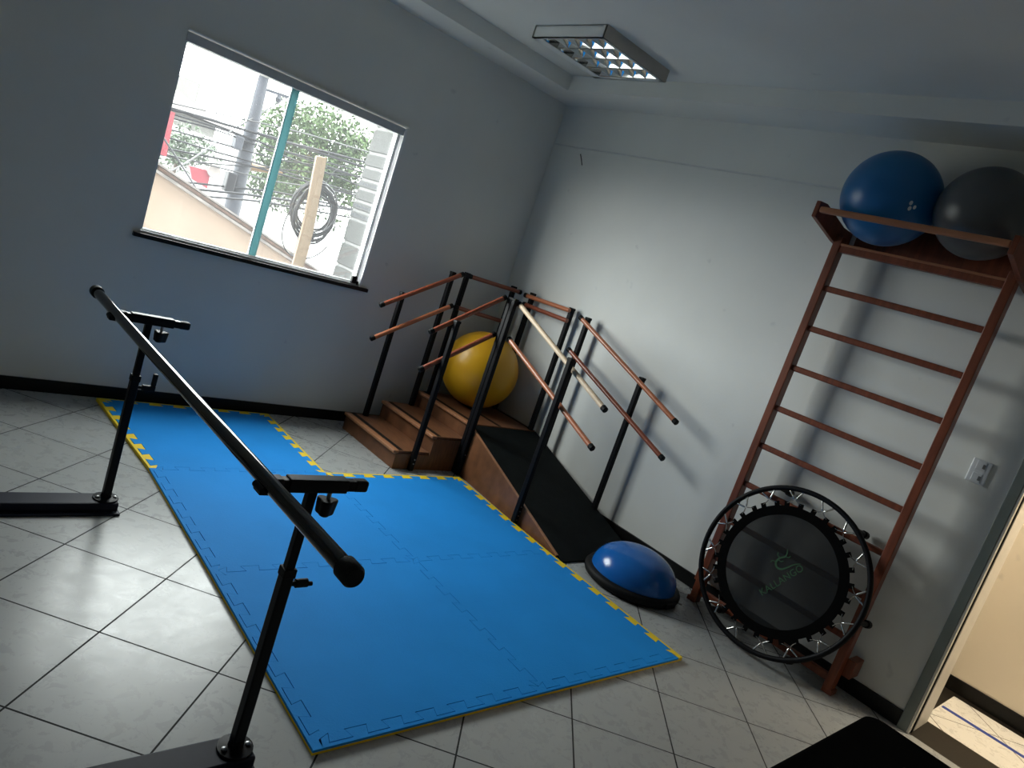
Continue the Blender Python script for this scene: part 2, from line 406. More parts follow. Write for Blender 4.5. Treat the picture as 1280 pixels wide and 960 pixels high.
MB().box(lt.x - .02, lt.x + .02, -0.012, 0.012, lt.z - .022, lt.z + .03).box(lt.x + .025, lt.x + .04, -.010, .012, lt.z - .03, lt.z - .002).build('window_latch', M['black_metal'], w1, bevel=0.006)

# ------------------------------------------------------------------ puzzle mats
Q = {(0, 0): (-2.85, -.07), (0, 1): (-1.782, -.062),
     (1, 0): (-2.812, -1.045), (1, 1): (-1.818, -1.02), (1, 2): (-.765, -1.005),
     (2, 0): (-2.837, -2.02), (2, 1): (-1.84, -2.03), (2, 2): (-.85, -2.036),
     (3, 0): (-2.873, -3.04), (3, 1): (-1.872, -3.046), (3, 2): (-.89, -3.055)}
EI, DEP, NT, GAP = 0.033, 0.019, 7, 0.0013
def teeth(g):
    """(t, d) along an edge 0..1; teeth point to +d"""
    out = []
    for k in range(NT):
        s = 1.0 / NT
        a = k * s
        out += [(a + .29 * s + g, -DEP - g * 1.0), (a + .20 * s + g, DEP - g), (a + .80 * s - g, DEP - g), (a + .71 * s - g, -DEP - g * 1.0)]
    return out
def bil(r, c, u, v):
    a, b, cc, d = (Vector((*Q[k], 0)) for k in ((r, c), (r, c + 1), (r + 1, c), (r + 1, c + 1)))
    return (a * (1 - u) + b * u) * (1 - v) + (cc * (1 - u) + d * u) * v
def slab(name, poly, mats, z0, z1, parent=None):
    mb = MB()
    zm = (z0 + z1) / 2
    n = len(poly)
    vs = [Vector((p.x, p.y, z)) for z in (z0, zm, z1) for p in poly]
    mb.cur = 1; mb.add(vs, [tuple(range(n - 1, -1, -1))] + [(i, (i + 1) % n, n + (i + 1) % n, n + i) for i in range(n)])
    o = len(mb.v)
    mb.cur = 0
    mb.f += [tuple(2 * n + i for i in range(n))] + [(n + i, n + (i + 1) % n, 2 * n + (i + 1) % n, 2 * n + i) for i in range(n)]
    mb.m += [0] * (n + 1)
    return mb.build(name, mats, parent)
MATS = {  # (r, c): external sides (top, right, bottom, left)
    (0, 0): (1, 1, 0, 1), (1, 0): (0, 0, 0, 1), (1, 1): (1, 1, 0, 0), (2, 0): (0, 0, 1, 1), (2, 1): (0, 1, 1, 0)}
MLAB = {(0, 0): 'blue puzzle mat against the window wall, yellow edging on three sides',
        (1, 0): 'blue puzzle mat under the near end of the black handrail, middle row left',
        (1, 1): 'blue puzzle mat beside the wooden steps and ramp, middle row right',
        (2, 0): 'blue puzzle mat at the front left corner of the mat floor',
        (2, 1): 'blue puzzle mat at the front right corner, nearest the trampoline'}
BLAB = {(0, 0, 'top'): 'yellow toothed edging strip along the window wall baseboard',
        (0, 0, 'right'): 'yellow toothed edging strip facing the first wooden step',
        (0, 0, 'left'): 'yellow toothed edging strip left of the mat by the window wall',
        (1, 1, 'top'): 'yellow toothed edging strip in front of the wooden steps',
        (1, 1, 'right'): 'yellow toothed edging strip alongside the ramp side panel',
        (2, 1, 'right'): 'yellow toothed edging strip passing the blue balance dome',
        (1, 0, 'left'): 'blue edging strip on the left border of the middle row',
        (2, 0, 'left'): 'blue edging strip on the left border of the front row',
        (2, 0, 'bottom'): 'blue edging strip on the front border, left half',
        (2, 1, 'bottom'): 'blue edging strip on the front border, right half'}
for (r, c), (T, Rr, B_, L_) in MATS.items():
    u0, u1 = (EI if L_ else 0.0), (1 - EI if Rr else 1.0)
    v0, v1 = (EI if T else 0.0), (1 - EI if B_ else 1.0)
    # edge polylines; own teeth point outward on every external edge and on right/bottom inner seams
    def span(side):
        """stretch of the edge that carries teeth: shared seams use the part both mats have"""
        a, b = (u0, u1) if side in ('top', 'bottom') else (v0, v1)
        nb = {'top': (r - 1, c), 'bottom': (r + 1, c), 'left': (r, c - 1), 'right': (r, c + 1)}[side]
        if nb in MATS and not {'top': T, 'right': Rr, 'bottom': B_, 'left': L_}[side]:
            t_, r_, b_, l_ = MATS[nb]
            lo, hi = (l_, r_) if side in ('top', 'bottom') else (t_, b_)
            a = max(a, EI if lo else 0.0); b = min(b, 1 - EI if hi else 1.0)
        return a, b
    def edge(side, g):
        pts = []
        a, b = span(side)
        for t, d in teeth(g):
            q = a + (b - a) * t
            if side == 'top': pts.append((q, v0 - d))
            if side == 'bottom': pts.append((q, v1 + d))
            if side == 'left': pts.append((u0 - d, q))
            if side == 'right': pts.append((u1 + d, q))
        return pts
    def inner(side):
        """seam shared with the previous mat: its teeth enter this mat"""
        pts = []
        a, b = span(side)
        for t, d in teeth(-GAP):
            q = a + (b - a) * t
            if side == 'top': pts.append((q, v0 + d))
            if side == 'left': pts.append((u0 + d, q))
        return pts
    et = edge('top', GAP) if T else inner('top')
    el = edge('left', GAP) if L_ else inner('left')
    er = edge('right', GAP); eb = edge('bottom', GAP)
    uv = [(u0 + (0 if L_ else GAP), v0 + (0 if T else GAP))] + et + [(u1 - GAP, v0 + (0 if T else GAP))] + er + [(u1 - GAP, v1 - GAP)] + eb[::-1] + [(u0 + (0 if L_ else GAP), v1 - GAP)] + el[::-1]
    o = slab('foam_mat', [bil(r, c, u, v) for u, v in uv], [M['eva_blue'], M['eva_yellow']], 0.001, 0.020)
    tag(o, MLAB[(r, c)], 'mat', 'blue puzzle mats on the floor')
    for side, on in (('top', T), ('right', Rr), ('bottom', B_), ('left', L_)):
        if not on: continue
        e = edge(side, -GAP)
        if side == 'top':
            poly = [(u0 if L_ else 0.0, v0 + 0), *e, (1.0 - (EI if Rr else 0), v0), (1.0 - (EI if Rr else 0), 0.0), (u0 if L_ else 0.0, 0.0)]
        elif side == 'bottom':
            poly = [(u0, v1), *e, (1.0 - (EI if Rr else 0), v1), (1.0 - (EI if Rr else 0), 1.0), (u0, 1.0)]
        elif side == 'left':
            poly = [(u0, 0.0), (u0, v0), *e, (u0, 1.0), (0.0, 1.0), (0.0, 0.0)]
        else:
            poly = [(u1, 0.0), (u1, v0), *e, (u1, 1.0), (1.0, 1.0), (1.0, 0.0)]
        lab = BLAB[(r, c, side)]
        mm = [M['eva_yellow'], M['eva_yellow']] if lab.startswith('yellow') else [M['eva_blue'], M['eva_yellow']]
        o = slab('mat_border', [bil(r, c, u, v) for u, v in poly], mm, 0.001, 0.0195)
        tag(o, lab, 'mat border', 'edging strips of the puzzle mats')

# ------------------------------------------------------------------ wooden steps with ramp
st = thing('training_stairs', (-0.65, -0.87, 0), 'brown wooden training steps with black ramp and black-post handrails in the corner', 'training stairs')
Y0, Y1 = -0.868, -0.165
def step(x0, x1, z0, z1):
    s = MB().box(x0, x1, Y0 + .012, Y1, z1 - .02, z1).box(x0 + .012, x0 + .027, Y0 + .012, Y1, z0, z1 - .02).build('step', M['stair_wood'], st, bevel=0.0015)
    MB().box(x0 - .008, x0 + .035, Y0 + .004, Y1, z1 - .018, z1 + .003).build('nosing', M['stair_edge'], s, bevel=0.005, seg=3)
    MB().box(x0 + .048, x0 + .078, Y0 + .022, Y1 - .01, z1, z1 + .0018).build('grip_strip', M['black_rubber'], s)
step(-1.255, -0.93, 0.0, 0.125)
step(-0.975, -0.66, 0.125, 0.247)
step(-0.690, -0.014, 0.247, 0.366)
MB().box(-.40, -.37, Y0 + .02, Y1 - .12, .366, .3678).build('grip_strip', M['black_rubber'], st)
MB().box(-.055, -.030, Y0 + .02, Y1 - .01, .366, .3678).build('grip_strip', M['black_rubber'], st)
# side panel of the steps, stepped outline
prof = [(-1.243, 0), (-1.243, .106), (-.963, .106), (-.963, .228), (-.678, .228), (-.678, .347), (-.014, .347), (-.014, 0)]
MB().prism([(x, Y0, z) for x, z in prof], [(x, Y0 + .012, z) for x, z in prof]).build('side_panel', M['stair_wood'], st)
MB().prism([(x, Y1 - .012, z) for x, z in prof], [(x, Y1, z) for x, z in prof]).build('side_panel', M['stair_wood'], st)
# ramp
RT, RBt = -0.870, -2.14
def rxl(y): return -0.678 + (-0.832 + 0.678) * (y - RT) / (RBt - RT)
def rxr(y): return -0.016 + (-0.125 + 0.016) * (y - RT) / (RBt - RT)
def rz(y): return 0.362 + (0.010 - 0.362) * (y - RT) / (RBt - RT)
MB().prism([(rxl(RT), RT, .352), (rxr(RT), RT, .352), (rxr(RBt), RBt, .001), (rxl(RBt), RBt, .001)],
           [(rxl(RT), RT, rz(RT)), (rxr(RT), RT, rz(RT)), (rxr(RBt), RBt, rz(RBt)), (rxl(RBt), RBt, rz(RBt))]).build('ramp_surface', M['ramp_rubber'], st)
for fx, dx in ((rxl, -.014), (rxr, -.012)):
    yb = RBt + .05
    MB().prism([(fx(RT), RT, 0), (fx(yb), yb, 0), (fx(yb), yb, rz(yb) - .002), (fx(RT), RT, rz(RT) - .002)],
               [(fx(RT) + dx * (1 if fx is rxl else 1), RT, 0), (fx(yb) + dx, yb, 0), (fx(yb) + dx, yb, rz(yb) - .002), (fx(RT) + dx, RT, rz(RT) - .002)]).build('ramp_side', M['stair_wood'], st)
    if fx is rxl:
        MB().beam((fx(RT) - .007, RT, rz(RT)), (fx(yb) - .007, yb, rz(yb)), .016, .006).build('ramp_edge', M['stair_edge'], st)
def post(x, y, z0, z1, bolts=()):
    h = .0175
    p = MB().box(x - h, x + h, y - h, y + h, z0, z1).build('post', M['black_metal'], st, bevel=0.005)
    MB().box(x - h - .002, x + h + .002, y - h - .002, y + h + .002, z1 - .012, z1 + .006).build('post_cap', M['black_rubber'], p, bevel=0.004)
    for k, zb in enumerate(bolts):
        MB().cyl((x, y - h - .004, zb), (x, y - h + .004, zb), .0055, 8).build('bolt', M['bolt'], p)
def rail(p0, p1, m, r=.0165, ends=(1, 1)):
    p0, p1 = Vector(p0), Vector(p1); d = (p1 - p0).normalized()
    o = MB().tube([p0, p1], r, 16).build('handrail', m, st, smooth=40)
    for e, p, s in ((ends[0], p0, -1), (ends[1], p1, 1)):
        if e: MB().tube([p - d * s * .022, p + d * s * .006, p + d * s * .010], [r + .0025, r + .0025, r - .002], 16).build('end_cap', M['black_rubber'], o, smooth=40)
RW, RO, RP = M['rail_wood'], M['rail_orange'], M['rail_pale']
post(-1.107, -.200, .125, 1.076); post(-.733, -.200, .247, 1.318)
post(-.598, -.200, .366, 1.342); post(-.10, -.200, .366, 1.345)
post(-.060, -.395, .366, 1.347); post(-.060, -.846, .366, 1.348)
post(-1.105, Y0 - .0178, 0.001, 1.062, (.055, .085)); post(-.712, Y0 - .0178, 0.001, 1.302, (.16, .19))
post(-.716, -.927, 0.001, 1.303, (.16,)); post(-.812, -1.667, 0.001, 1.108, (.04, .07, .10, .13))
post(-.085, -1.052, .25, 1.327); post(-.112, -1.702, .10, 1.089)
rail((-1.276, -.235, .961), (-.668, -.235, 1.327), RW); rail((-1.271, -.235, .713), (-.678, -.235, 1.077), RO)
rail((-.605, -.235, 1.328), (-.052, -.235, 1.321), RW); rail((-.640, -.235, 1.074), (-.118, -.235, 1.055), RW)
rail((-.095, -.352, 1.317), (-.0955, -.856, 1.331), RO, ends=(1, 0)); rail((-.095, -.367, 1.247), (-.0955, -.868, 1.253), RW, ends=(1, 0))
rail((-1.262, -.852, .953), (-.745, -.852, 1.294), RW); rail((-1.250, -.852, .696), (-.734, -.852, 1.030), RW)
rail((-.681, -.940, 1.284), (-.805, -2.029, .922), RP); rail((-.683, -.958, 1.035), (-.808, -2.040, .687), RO)
rail((-.120, -1.008, 1.314), (-.160, -2.093, .927), RO); rail((-.120, -1.001, 1.065), (-.160, -2.095, .680), RW)

# ------------------------------------------------------------------ exercise balls
def ball(loc, r, m, label, logo=None, squash=1.0):
    t = thing('exercise_ball', (loc[0], loc[1], loc[2] - r), label, 'exercise ball', None)
    prof = []
    for i in range(49):
        a = -PI / 2 + PI * i / 48
        rr = r
        # faint moulded ribs
        if abs(math.degrees(a)) < 40: rr = r * (1 + 0.0012 * math.sin(a * 90))
        prof.append((max(rr * math.cos(a), 0.0001), rr * math.sin(a)))
    rot = Matrix.Rotation(math.radians(18), 4, 'X') @ Matrix.Rotation(math.radians(-14), 4, 'Y')
    b = MB().lathe(prof, 64, loc, rot).build('ball_skin', m, t, smooth=60)
    return t
ball((-.350, -.405, .667), .299, M['ball_yellow'], 'large mustard yellow exercise ball on the top platform of the wooden steps')
bb = ball((-.2485, -2.851, 2.462), .2375, M['ball_blue'], 'blue exercise ball on top of the wall bars, left of the grey ball')
ball((-.2265, -3.289, 2.468), .2155, M['ball_grey'], 'dark grey exercise ball on top of the wall bars beside the blue ball')
# small three petal print on the blue ball
bc = Vector((-.2485, -2.851, 2.462))
dr = (RX * ((1140 - 640) / CAM_F) + RY * ((258 - 480) / CAM_F) + RZ).normalized()
oc = CAM_C - bc; bq = oc.dot(dr); hit = CAM_C + dr * (-bq - math.sqrt(bq * bq - (oc.dot(oc) - .2375 ** 2)))
nn = (hit - bc).normalized(); tu = nn.cross(Vector((0, 0, 1))).normalized() * -1; tv = nn.cross(tu) * -1
lg = MB()
for (a, b, rr) in ((-.006, .012, .011), (-.012, -.013, .011), (.014, .0, .010)):
    pts = []
    for k in range(12):
        an = 2 * PI * k / 12
        q = (bc + nn * .2375 + tu * (a + rr * .75 * math.cos(an)) + tv * (b + rr * math.sin(an)) - bc).normalized()
        pts.append(q)
    lg.prism([bc + q * .2372 for q in pts], [bc + q * .2384 for q in pts])
lg.build('printed_logo', M['print_white'], bb)

# ------------------------------------------------------------------ balance dome
bx, by = -.497, -2.405
bd = thing('balance_dome', (bx, by, 0), 'blue half ball balance trainer with black base on the tiles by the ramp foot', 'balance trainer')
tilt = Matrix.Identity(4)
MB().lathe([(.20, .004), (.262, .004), (.284, .012), (.291, .026), (.291, .040), (.283, .052), (.268, .058), (.20, .058)], 64, (bx, by, 0)).build('base', M['black_rubber'], bd, smooth=40)
prof = [(.256 * math.cos(a) ** .9 if a < PI / 2 - .01 else .0001, .056 + .168 * math.sin(a)) for a in [PI / 2 * i / 24 for i in range(25)]]
dm = MB().lathe(prof, 64, (bx, by, 0)).build('dome', M['dome_blue'], bd, smooth=60)
for k in range(4):
    rr = .252 - .045 * k; zz = .056 + .168 * math.sqrt(max(0, 1 - (rr / .256) ** 2))
    if k: MB().tube([(bx + rr * math.cos(a), by + rr * math.sin(a), zz) for a in [2 * PI * j / 48 for j in range(48)]], .0022, 6, closed=True).build('moulded_ring', M['dome_blue'], dm, smooth=60)
MB().cyl((bx + .10, by - .275, .032), (bx + .11, by - .296, .032), .006, 10).build('valve_plug', M['bolt'], bd, smooth=40)
for s in (1, -1):
    MB().box(bx - .05 + s * .0, bx + .05, by + s * .272, by + s * .296, .014, .046).build('grip', M['black_rubber'], bd, bevel=0.008)

# ------------------------------------------------------------------ wall bars
wb = thing('wall_bars', (-.15, -3.07, 0), 'tall red-brown wooden wall bars with rungs, fixed to the right wall', 'wall bars')
BX0, BX1 = -.187, -.120
LY, RYy = -2.643, -3.493
for y in (LY, RYy):
    MB().box(BX0, BX1, y - .022, y + .022, 0.001, 2.245).build('upright', M['bar_wood'], wb, bevel=0.004)
for z in (1.957, 1.726, 1.492, 1.25, 1.02, .78, .54, .305):
    MB().box(-.172, -.146, RYy + .019, LY - .019, z - .0165, z + .0165).build('rung', M['bar_wood'], wb, bevel=0.009, seg=3)
MB().box(-.176, -.146, RYy + .019, LY - .019, .055, .095).build('bottom_rail', M['bar_wood'], wb, bevel=0.004)
tr_ = MB().box(-.180, -.140, RYy + .019, LY - .019, 2.160, 2.200).build('top_rail', M['bar_wood'], wb, bevel=0.003)
MB().box(-.184, -.172, RYy + .019, LY - .019, 2.194, 2.207).build('rail_lip', M['bar_wood_light'], tr_, bevel=0.002)
MB().box(-.034, -.012, RYy + .019, LY - .019, 2.228, 2.38).build('back_board', M['bar_wood'], wb, bevel=0.003)
for y, s in ((LY, 1), (RYy, -1)):
    yo = y + s * .020
    pf = [(-.002, 2.185), (-.185, 2.205), (-.478, 2.262), (-.478, 2.345), (-.40, 2.352), (-.13, 2.30), (-.002, 2.30)]
    y2 = yo + s * .024
    MB().prism([(x, yo, z) for x, z in pf], [(x, y2, z) for x, z in pf]).build('bracket_arm', M['bar_wood'], wb, bevel=0.003)
    MB().box(-.130, -.013, min(yo, y2 + s * .02), max(yo, y2 + s * .02), .108, .205).build('wall_block', M['bar_wood'], wb, bevel=0.004)
    MB().box(BX0 - .002, BX1, min(y - s * .019, y + s * .034), max(y - s * .019, y + s * .034), 0.001, .03).build('foot', M['bar_wood'], wb, bevel=0.004)
MB().box(-.474, -.446, RYy - .018, LY + .018, 2.290, 2.322).build('pull_up_bar', M['bar_wood_light'], wb, bevel=0.008, seg=3)

# ------------------------------------------------------------------ mini trampoline leaning on the wall bars
tU = Vector((0.00734797, -0.999973, 0)); tV = Vector((0.20328631, 0.00149378, 0.9791182)); tN = Vector((0.97909176, 0.00719453, -0.2032918))
tC = Vector((-.2785, -3.0838, .4665)); tR = .4460; ty = .0145
tp = thing('mini_trampoline', (-.37, -3.0838, 0), 'round black mini trampoline leaning upright against the wall bars', 'trampoline')
def tpt(r, ang, n=0.0):
    a = math.radians(ang)
    return tC + tU * (r * math.cos(a)) + tV * (r * math.sin(a)) + tN * n
def ring_pts(r, k=96, n=0.0): return [tpt(r, 360.0 * j / k, n) for j in range(k)]
MB().tube(ring_pts(tR), ty, 12, closed=True).build('rim', M['black_metal'], tp, smooth=60)
mb = MB(); k = 96
bot = ring_pts(.304, k, .001); top_ = ring_pts(.304, k, -.001)
nt_ = MB().prism(bot, top_).build('jump_mat', M['net'], tp)
mb = MB()
for j in range(k):
    pass
vs = ring_pts(.300, k, -.004) + ring_pts(.349, k, -.004) + ring_pts(.349, k, .003) + ring_pts(.300, k, .003)
fs = []
for a_ in range(4):
    b_ = (a_ + 1) % 4
    for j in range(k):
        fs.append((a_ * k + j, a_ * k + (j + 1) % k, b_ * k + (j + 1) % k, b_ * k + j))
mb.add(vs, fs)
mb.build('mat_border', M['vinyl'], tp, smooth=40)
HUBS = [146.4, 125.6, 105.0, 81.5, 60.0, 36.9, 12.5, -10.5, -32.0, -55.2, -76.5, -99.5, -122.6, -147.2, -169.5, 168.0]
for h in HUBS:
    for s in (-1, 1):
        a = h + s * 6.0
        # webbing tab on the mat edge
        c0 = tpt(.345, a); rad = (tpt(1, a) - tC).normalized(); tan = tN.cross(rad)
        MB().add([c0 + tan * q * .013 + rad * w_ + tN * e for e in (-.0035, .0035) for w_ in (0, .028) for q in (-1, 1)],
                 [(0, 1, 3, 2), (4, 6, 7, 5), (0, 4, 5, 1), (2, 3, 7, 6), (0, 2, 6, 4), (1, 5, 7, 3)]).build('webbing_tab', M['vinyl'], tp)
        # wire link and coil spring
        MB().tube([tpt(.365, a, -.003), tpt(.372, h + s * 3.0, -.003), tpt(.384, h + s * .6, -.003)], .0026, 6).build('wire_link', M['chrome'], tp, smooth=60)
        p0, p1 = tpt(.388, h + s * .5, -.003), tpt(.438, h + s * 5.0, -.001)
        seg = 40; pts = []
        d = (p1 - p0); L_ = d.length; d.normalize(); e1 = d.orthogonal().normalized(); e2 = d.cross(e1)
        pts = [p0 + d * (L_ * .12)]
        prr = [.0022] + [.0056 if i % 2 else .0047 for i in range(13)] + [.0022]
        line = [p0] + [p0 + d * L_ * (.14 + .72 * i / 12) for i in range(13)] + [p1]
        MB().tube(line, prr, 8).build('spring', M['chrome'], tp, smooth=60)
for a in (57, -3, -63, -123, 117):
    lg_ = MB().tube([tpt(tR, a, 0), tpt(tR, a, .145)], .0135, 12).build('leg', M['black_metal'], tp, smooth=40)
    MB().tube([tpt(tR, a, .125), tpt(tR, a, .172), tpt(tR, a, .180)], [.0205, .0205, .014], 12).build('rubber_foot', M['black_rubber'], lg_, smooth=40)
# green print: word and lizard squiggle
tx_c = bpy.data.curves.new('print_text', 'FONT'); tx_c.body = 'KALLANGO'; tx_c.size = .052; tx_c.align_x = 'CENTER'; tx_c.extrude = .0006; tx_c.space_character = 1.05
tx_o = bpy.data.objects.new('print_text', tx_c); COL.objects.link(tx_o)
dg = bpy.context.evaluated_depsgraph_get()
me = bpy.data.meshes.new_from_object(tx_o.evaluated_get(dg))
bpy.data.objects.remove(tx_o)
ang = math.radians(61)
du = tU * math.cos(ang) + tV * math.sin(ang); dv = -tU * math.sin(ang) + tV * math.cos(ang)
o0 = tC + tU * .045 + tV * -.048 - tN * .0022
xsz = max(v.co.x for v in me.vertices) - min(v.co.x for v in me.vertices)
sc_ = .262 / xsz
for v in me.vertices:
    v.co = o0 + du * (v.co.x * sc_) + dv * (v.co.y * sc_ * 1.05) - tN * v.co.z - tp.location
me.name = 'printed_name'; me.materials.clear(); me.materials.append(M['print_green'])
to = bpy.data.objects.new('printed_name', me); COL.objects.link(to); to.parent = tp
def lz(pts, r):
    return [o0 + du * a + dv * b for a, b in pts], r
lm = MB()
body = [(.135, .035), (.10, .050), (.06, .056), (.03, .066), (.018, .088), (.030, .110), (.058, .116), (.086, .108), (.106, .118), (.118, .134)]
def smooth_path(p, n=8):
    out = []
    for i in range(len(p) - 1):
        p0, p1, p2, p3 = p[max(i - 1, 0)], p[i], p[i + 1], p[min(i + 2, len(p) - 1)]
        for j in range(n):
            t = j / n
            out.append(tuple(0.5 * ((2 * p1[k]) + (-p0[k] + p2[k]) * t + (2 * p0[k] - 5 * p1[k] + 4 * p2[k] - p3[k]) * t * t + (-p0[k] + 3 * p1[k] - 3 * p2[k] + p3[k]) * t ** 3) for k in range(2)))
    out.append(p[-1]); return out
sp_ = smooth_path(body)
def flat(pts, wfun):
    for i in range(len(pts) - 1):
        a, b = pts[i], pts[i + 1]
        dx, dy = b[0] - a[0], b[1] - a[1]; L = math.hypot(dx, dy) or 1
        nx, ny = -dy / L, dx / L
        w0, w1 = wfun(i / len(pts)), wfun((i + 1) / len(pts))
        q = [(a[0] - nx * w0, a[1] - ny * w0), (b[0] - nx * w1, b[1] - ny * w1), (b[0] + nx * w1, b[1] + ny * w1), (a[0] + nx * w0, a[1] + ny * w0)]
        lm.prism([o0 + du * x + dv * y for x, y in q], [o0 + du * x + dv * y - tN * .0008 for x, y in q])
flat(sp_, lambda t: .0012 + .0042 * math.sin(PI * min(1, t * 1.0)) )
for leg in ([(.030, .110), (.018, .128), (.004, .124)], [(.060, .116), (.056, .136), (.068, .146)], [(.086, .108), (.098, .094), (.112, .094)], [(.046, .113), (.052, .098), (.066, .094)]):
    flat(leg, lambda t: .0022)
lm.build('printed_logo', M['print_green'], tp)

# ------------------------------------------------------------------ parallel bars
pb = thing('parallel_bars', (-3.1, -2.2, 0), 'black height-adjustable parallel bars standing left of the blue mats', 'parallel bars')
PY = (-1.437, -2.985)
def half(px, sgn):
    """sgn +1: post right of its handrail"""
    rx = px - sgn * .125
    o = MB().tube([(rx, -1.075, .856), (rx, -3.425, .856)], .0205, 24).build('handrail', M['black_gloss'], pb, smooth=40)
    for y, s in ((-1.075, 1), (-3.425, -1)):
        MB().tube([(rx, y - s * .035, .856), (rx, y + s * .004, .856), (rx, y + s * .012, .856)], [.0262, .0262, .021], 24).build('end_cap', M['black_rubber'], o, smooth=40)
    for y in PY:
        p = MB().box(px - .0165, px + .0165, y - .0165, y + .0165, .045, .605).build('post', M['black_satin'], pb, bevel=0.004)
        MB().box(px - .0185, px + .0185, y - .0185, y + .0185, .585, .612).build('collar', M['black_metal'], p, bevel=0.003)
        MB().box(px - .0125, px + .0125, y - .0125, y + .0125, .60, .85).build('inner_tube', M['black_satin'], p, bevel=0.003)
        MB().lathe([(.050, .045), (.050, .052), (.022, .056), (.020, .075)], 20, (px, y, 0)).build('flange', M['black_metal'], p, smooth=40)
        for q in (-1, 1):
            MB().lathe([(.009, .052), (.009, .058), (.004, .061)], 8, (px + q * .034, y - .006, 0)).build('bolt', M['bolt'], p, smooth=40)
        # L shaped locking pin
        pn = MB().tube([(px + sgn * .016, y, .560), (px + sgn * .034, y, .560)], .007, 10).build('locking_pin', M['black_metal'], p, smooth=40)
        if y > -2:
            MB().box(min(px + sgn * .034, px + sgn * .086), max(px + sgn * .034, px + sgn * .086), y - .010, y + .010, .548, .572).box(min(px + sgn * .068, px + sgn * .086), max(px + sgn * .068, px + sgn * .086), y - .009, y + .009, .572, .625).build('pin_handle', M['black_rubber'], pn, bevel=0.003)
        else:
            MB().tube([(px + sgn * .034, y, .560), (px + sgn * .068, y, .560)], .0125, 12).tube([(px + sgn * .066, y, .556), (px + sgn * .084, y, .556)], .0065, 10).build('pin_handle', M['black_rubber'], pn, smooth=40)
        # T arm: sliding bar in a sleeve
        a = MB().box(min(rx + sgn * .015, px + sgn * .155), max(rx + sgn * .015, px + sgn * .155), y - .0145, y + .0145, .840, .869).build('cross_arm', M['black_satin'], pb, bevel=0.003)
        MB().box(px - .075, px + .095, y - .0185, y + .0185, .836, .873).build('arm_sleeve', M['black_metal'], a, bevel=0.003)
        xe = px + sgn * .155
        MB().box(min(xe - sgn * .04, xe + sgn * .006), max(xe - sgn * .04, xe + sgn * .006), y - .0165, y + .0165, .838, .871).build('end_cap', M['black_rubber'], a, bevel=0.008)
        MB().box(rx - .027, rx + .027, y - .022, y + .022, .829, .850).box(rx - sgn * .0, rx + sgn * .034, y - .018, y + .018, .838, .872).build('rail_clamp', M['black_metal'], a, bevel=0.004)
        MB().cyl((rx - sgn * .02, y - .024, .842), (rx - sgn * .02, y + .024, .842), .010, 12).build('clamp_bolt', M['black_metal'], a, smooth=40)
        kx = px + sgn * .055
        kn = MB().tube([(kx, y, .840), (kx, y, .812)], .006, 8).build('knob_stem', M['bolt'], a, smooth=40)
        pts = []
        for j in range(30):
            an = 2 * PI * j / 30; rr = .0265 + .005 * math.cos(3 * an)
            pts.append((rr * math.cos(an), rr * math.sin(an)))
        MB().prism([(kx + u * .85, y + v * .85, .768) for u, v in pts], [(kx + u, y + v, .812) for u, v in pts]).build('knob', M['black_rubber'], a, smooth=60, bevel=0.004)
half(-3.098, 1)
half(-4.165, -1)
for y in PY:
    b = MB().box(-4.22, -3.054, y - .052, y + .052, .010, .046).build('base_beam', M['navy_metal'], pb, bevel=0.006)
    MB().box(-4.225, -3.05, y - .080, y + .080, .001, .011).build('base_flange', M['navy_metal'], b, bevel=0.002)
    for x in (-3.075, -4.19):
        for q in (-1, 1):
            MB().lathe([(.006, .010), (.006, .014), (.003, .016)], 8, (x, y + q * .067, 0)).build('bolt', M['bolt'], b, smooth=40)

# ------------------------------------------------------------------ treatment table (only its corner is in view)
tt = thing('treatment_table', (-2.0, -4.9, 0), 'low black padded treatment table in the near right corner of the photo', 'treatment table')
def rrect(x0, x1, y0, y1, r, n=8):
    out = []
    for cx, cy, a0 in ((x1 - r, y1 - r, 0), (x0 + r, y1 - r, 90), (x0 + r, y0 + r, 180), (x1 - r, y0 + r, 270)):
        for k in range(n + 1):
            a = math.radians(a0 + 90 * k / n); out.append((cx + r * math.cos(a), cy + r * math.sin(a)))
    return out
rr_ = rrect(-2.72, -1.325, -5.85, -3.953, .06)
MB().prism([(x, y, .43) for x, y in rr_], [(x, y, .50) for x, y in rr_]).build('padded_top', M['vinyl'], tt, bevel=0.014, seg=4)
MB().box(-2.66, -1.39, -5.79, -4.015, .34, .429).build('apron', M['black_metal'], tt, bevel=0.004)
for x in (-2.62, -1.43):
    for y in (-5.75, -4.055):
        MB().box(x - .035, x + .035, y - .035, y + .035, .001, .34).build('leg', M['black_metal'], tt, bevel=0.004)

# ------------------------------------------------------------------ ceiling light
cx0, cx1, cy0, cy1, cz0, cz1 = -1.137, -.522, -1.380, -.762, 2.876, 2.95
cl = thing('ceiling_light', ((cx0 + cx1) / 2, (cy0 + cy1) / 2, cz1), 'square surface-mounted ceiling light with mirrored louvre grid, switched off', 'ceiling light')
f = .034
h = MB()
h.box(cx0, cx0 + .012, cy0, cy1, cz0, cz1).box(cx1 - .012, cx1, cy0, cy1, cz0, cz1).box(cx0, cx1, cy1 - .012, cy1, cz0, cz1)
h.box(cx0, cx0 + .02, cy0, cy1, cz0, cz0 + .004).box(cx1 - f, cx1, cy0, cy1, cz0, cz0 + .004).box(cx0, cx1, cy1 - .07, cy1, cz0, cz0 + .004).box(cx0, cx1, cy0, cy0 + f, cz0, cz0 + .004).box(cx0, cx1, cy0, cy1, cz1 - .006, cz1 - .001)
hs = h.build('housing', M['fixture'], cl)
MB().box(cx0, cx1, cy0 - .001, cy0 + .012, cz0 + .0, cz1).build('housing_side', M['fixture_side'], cl)
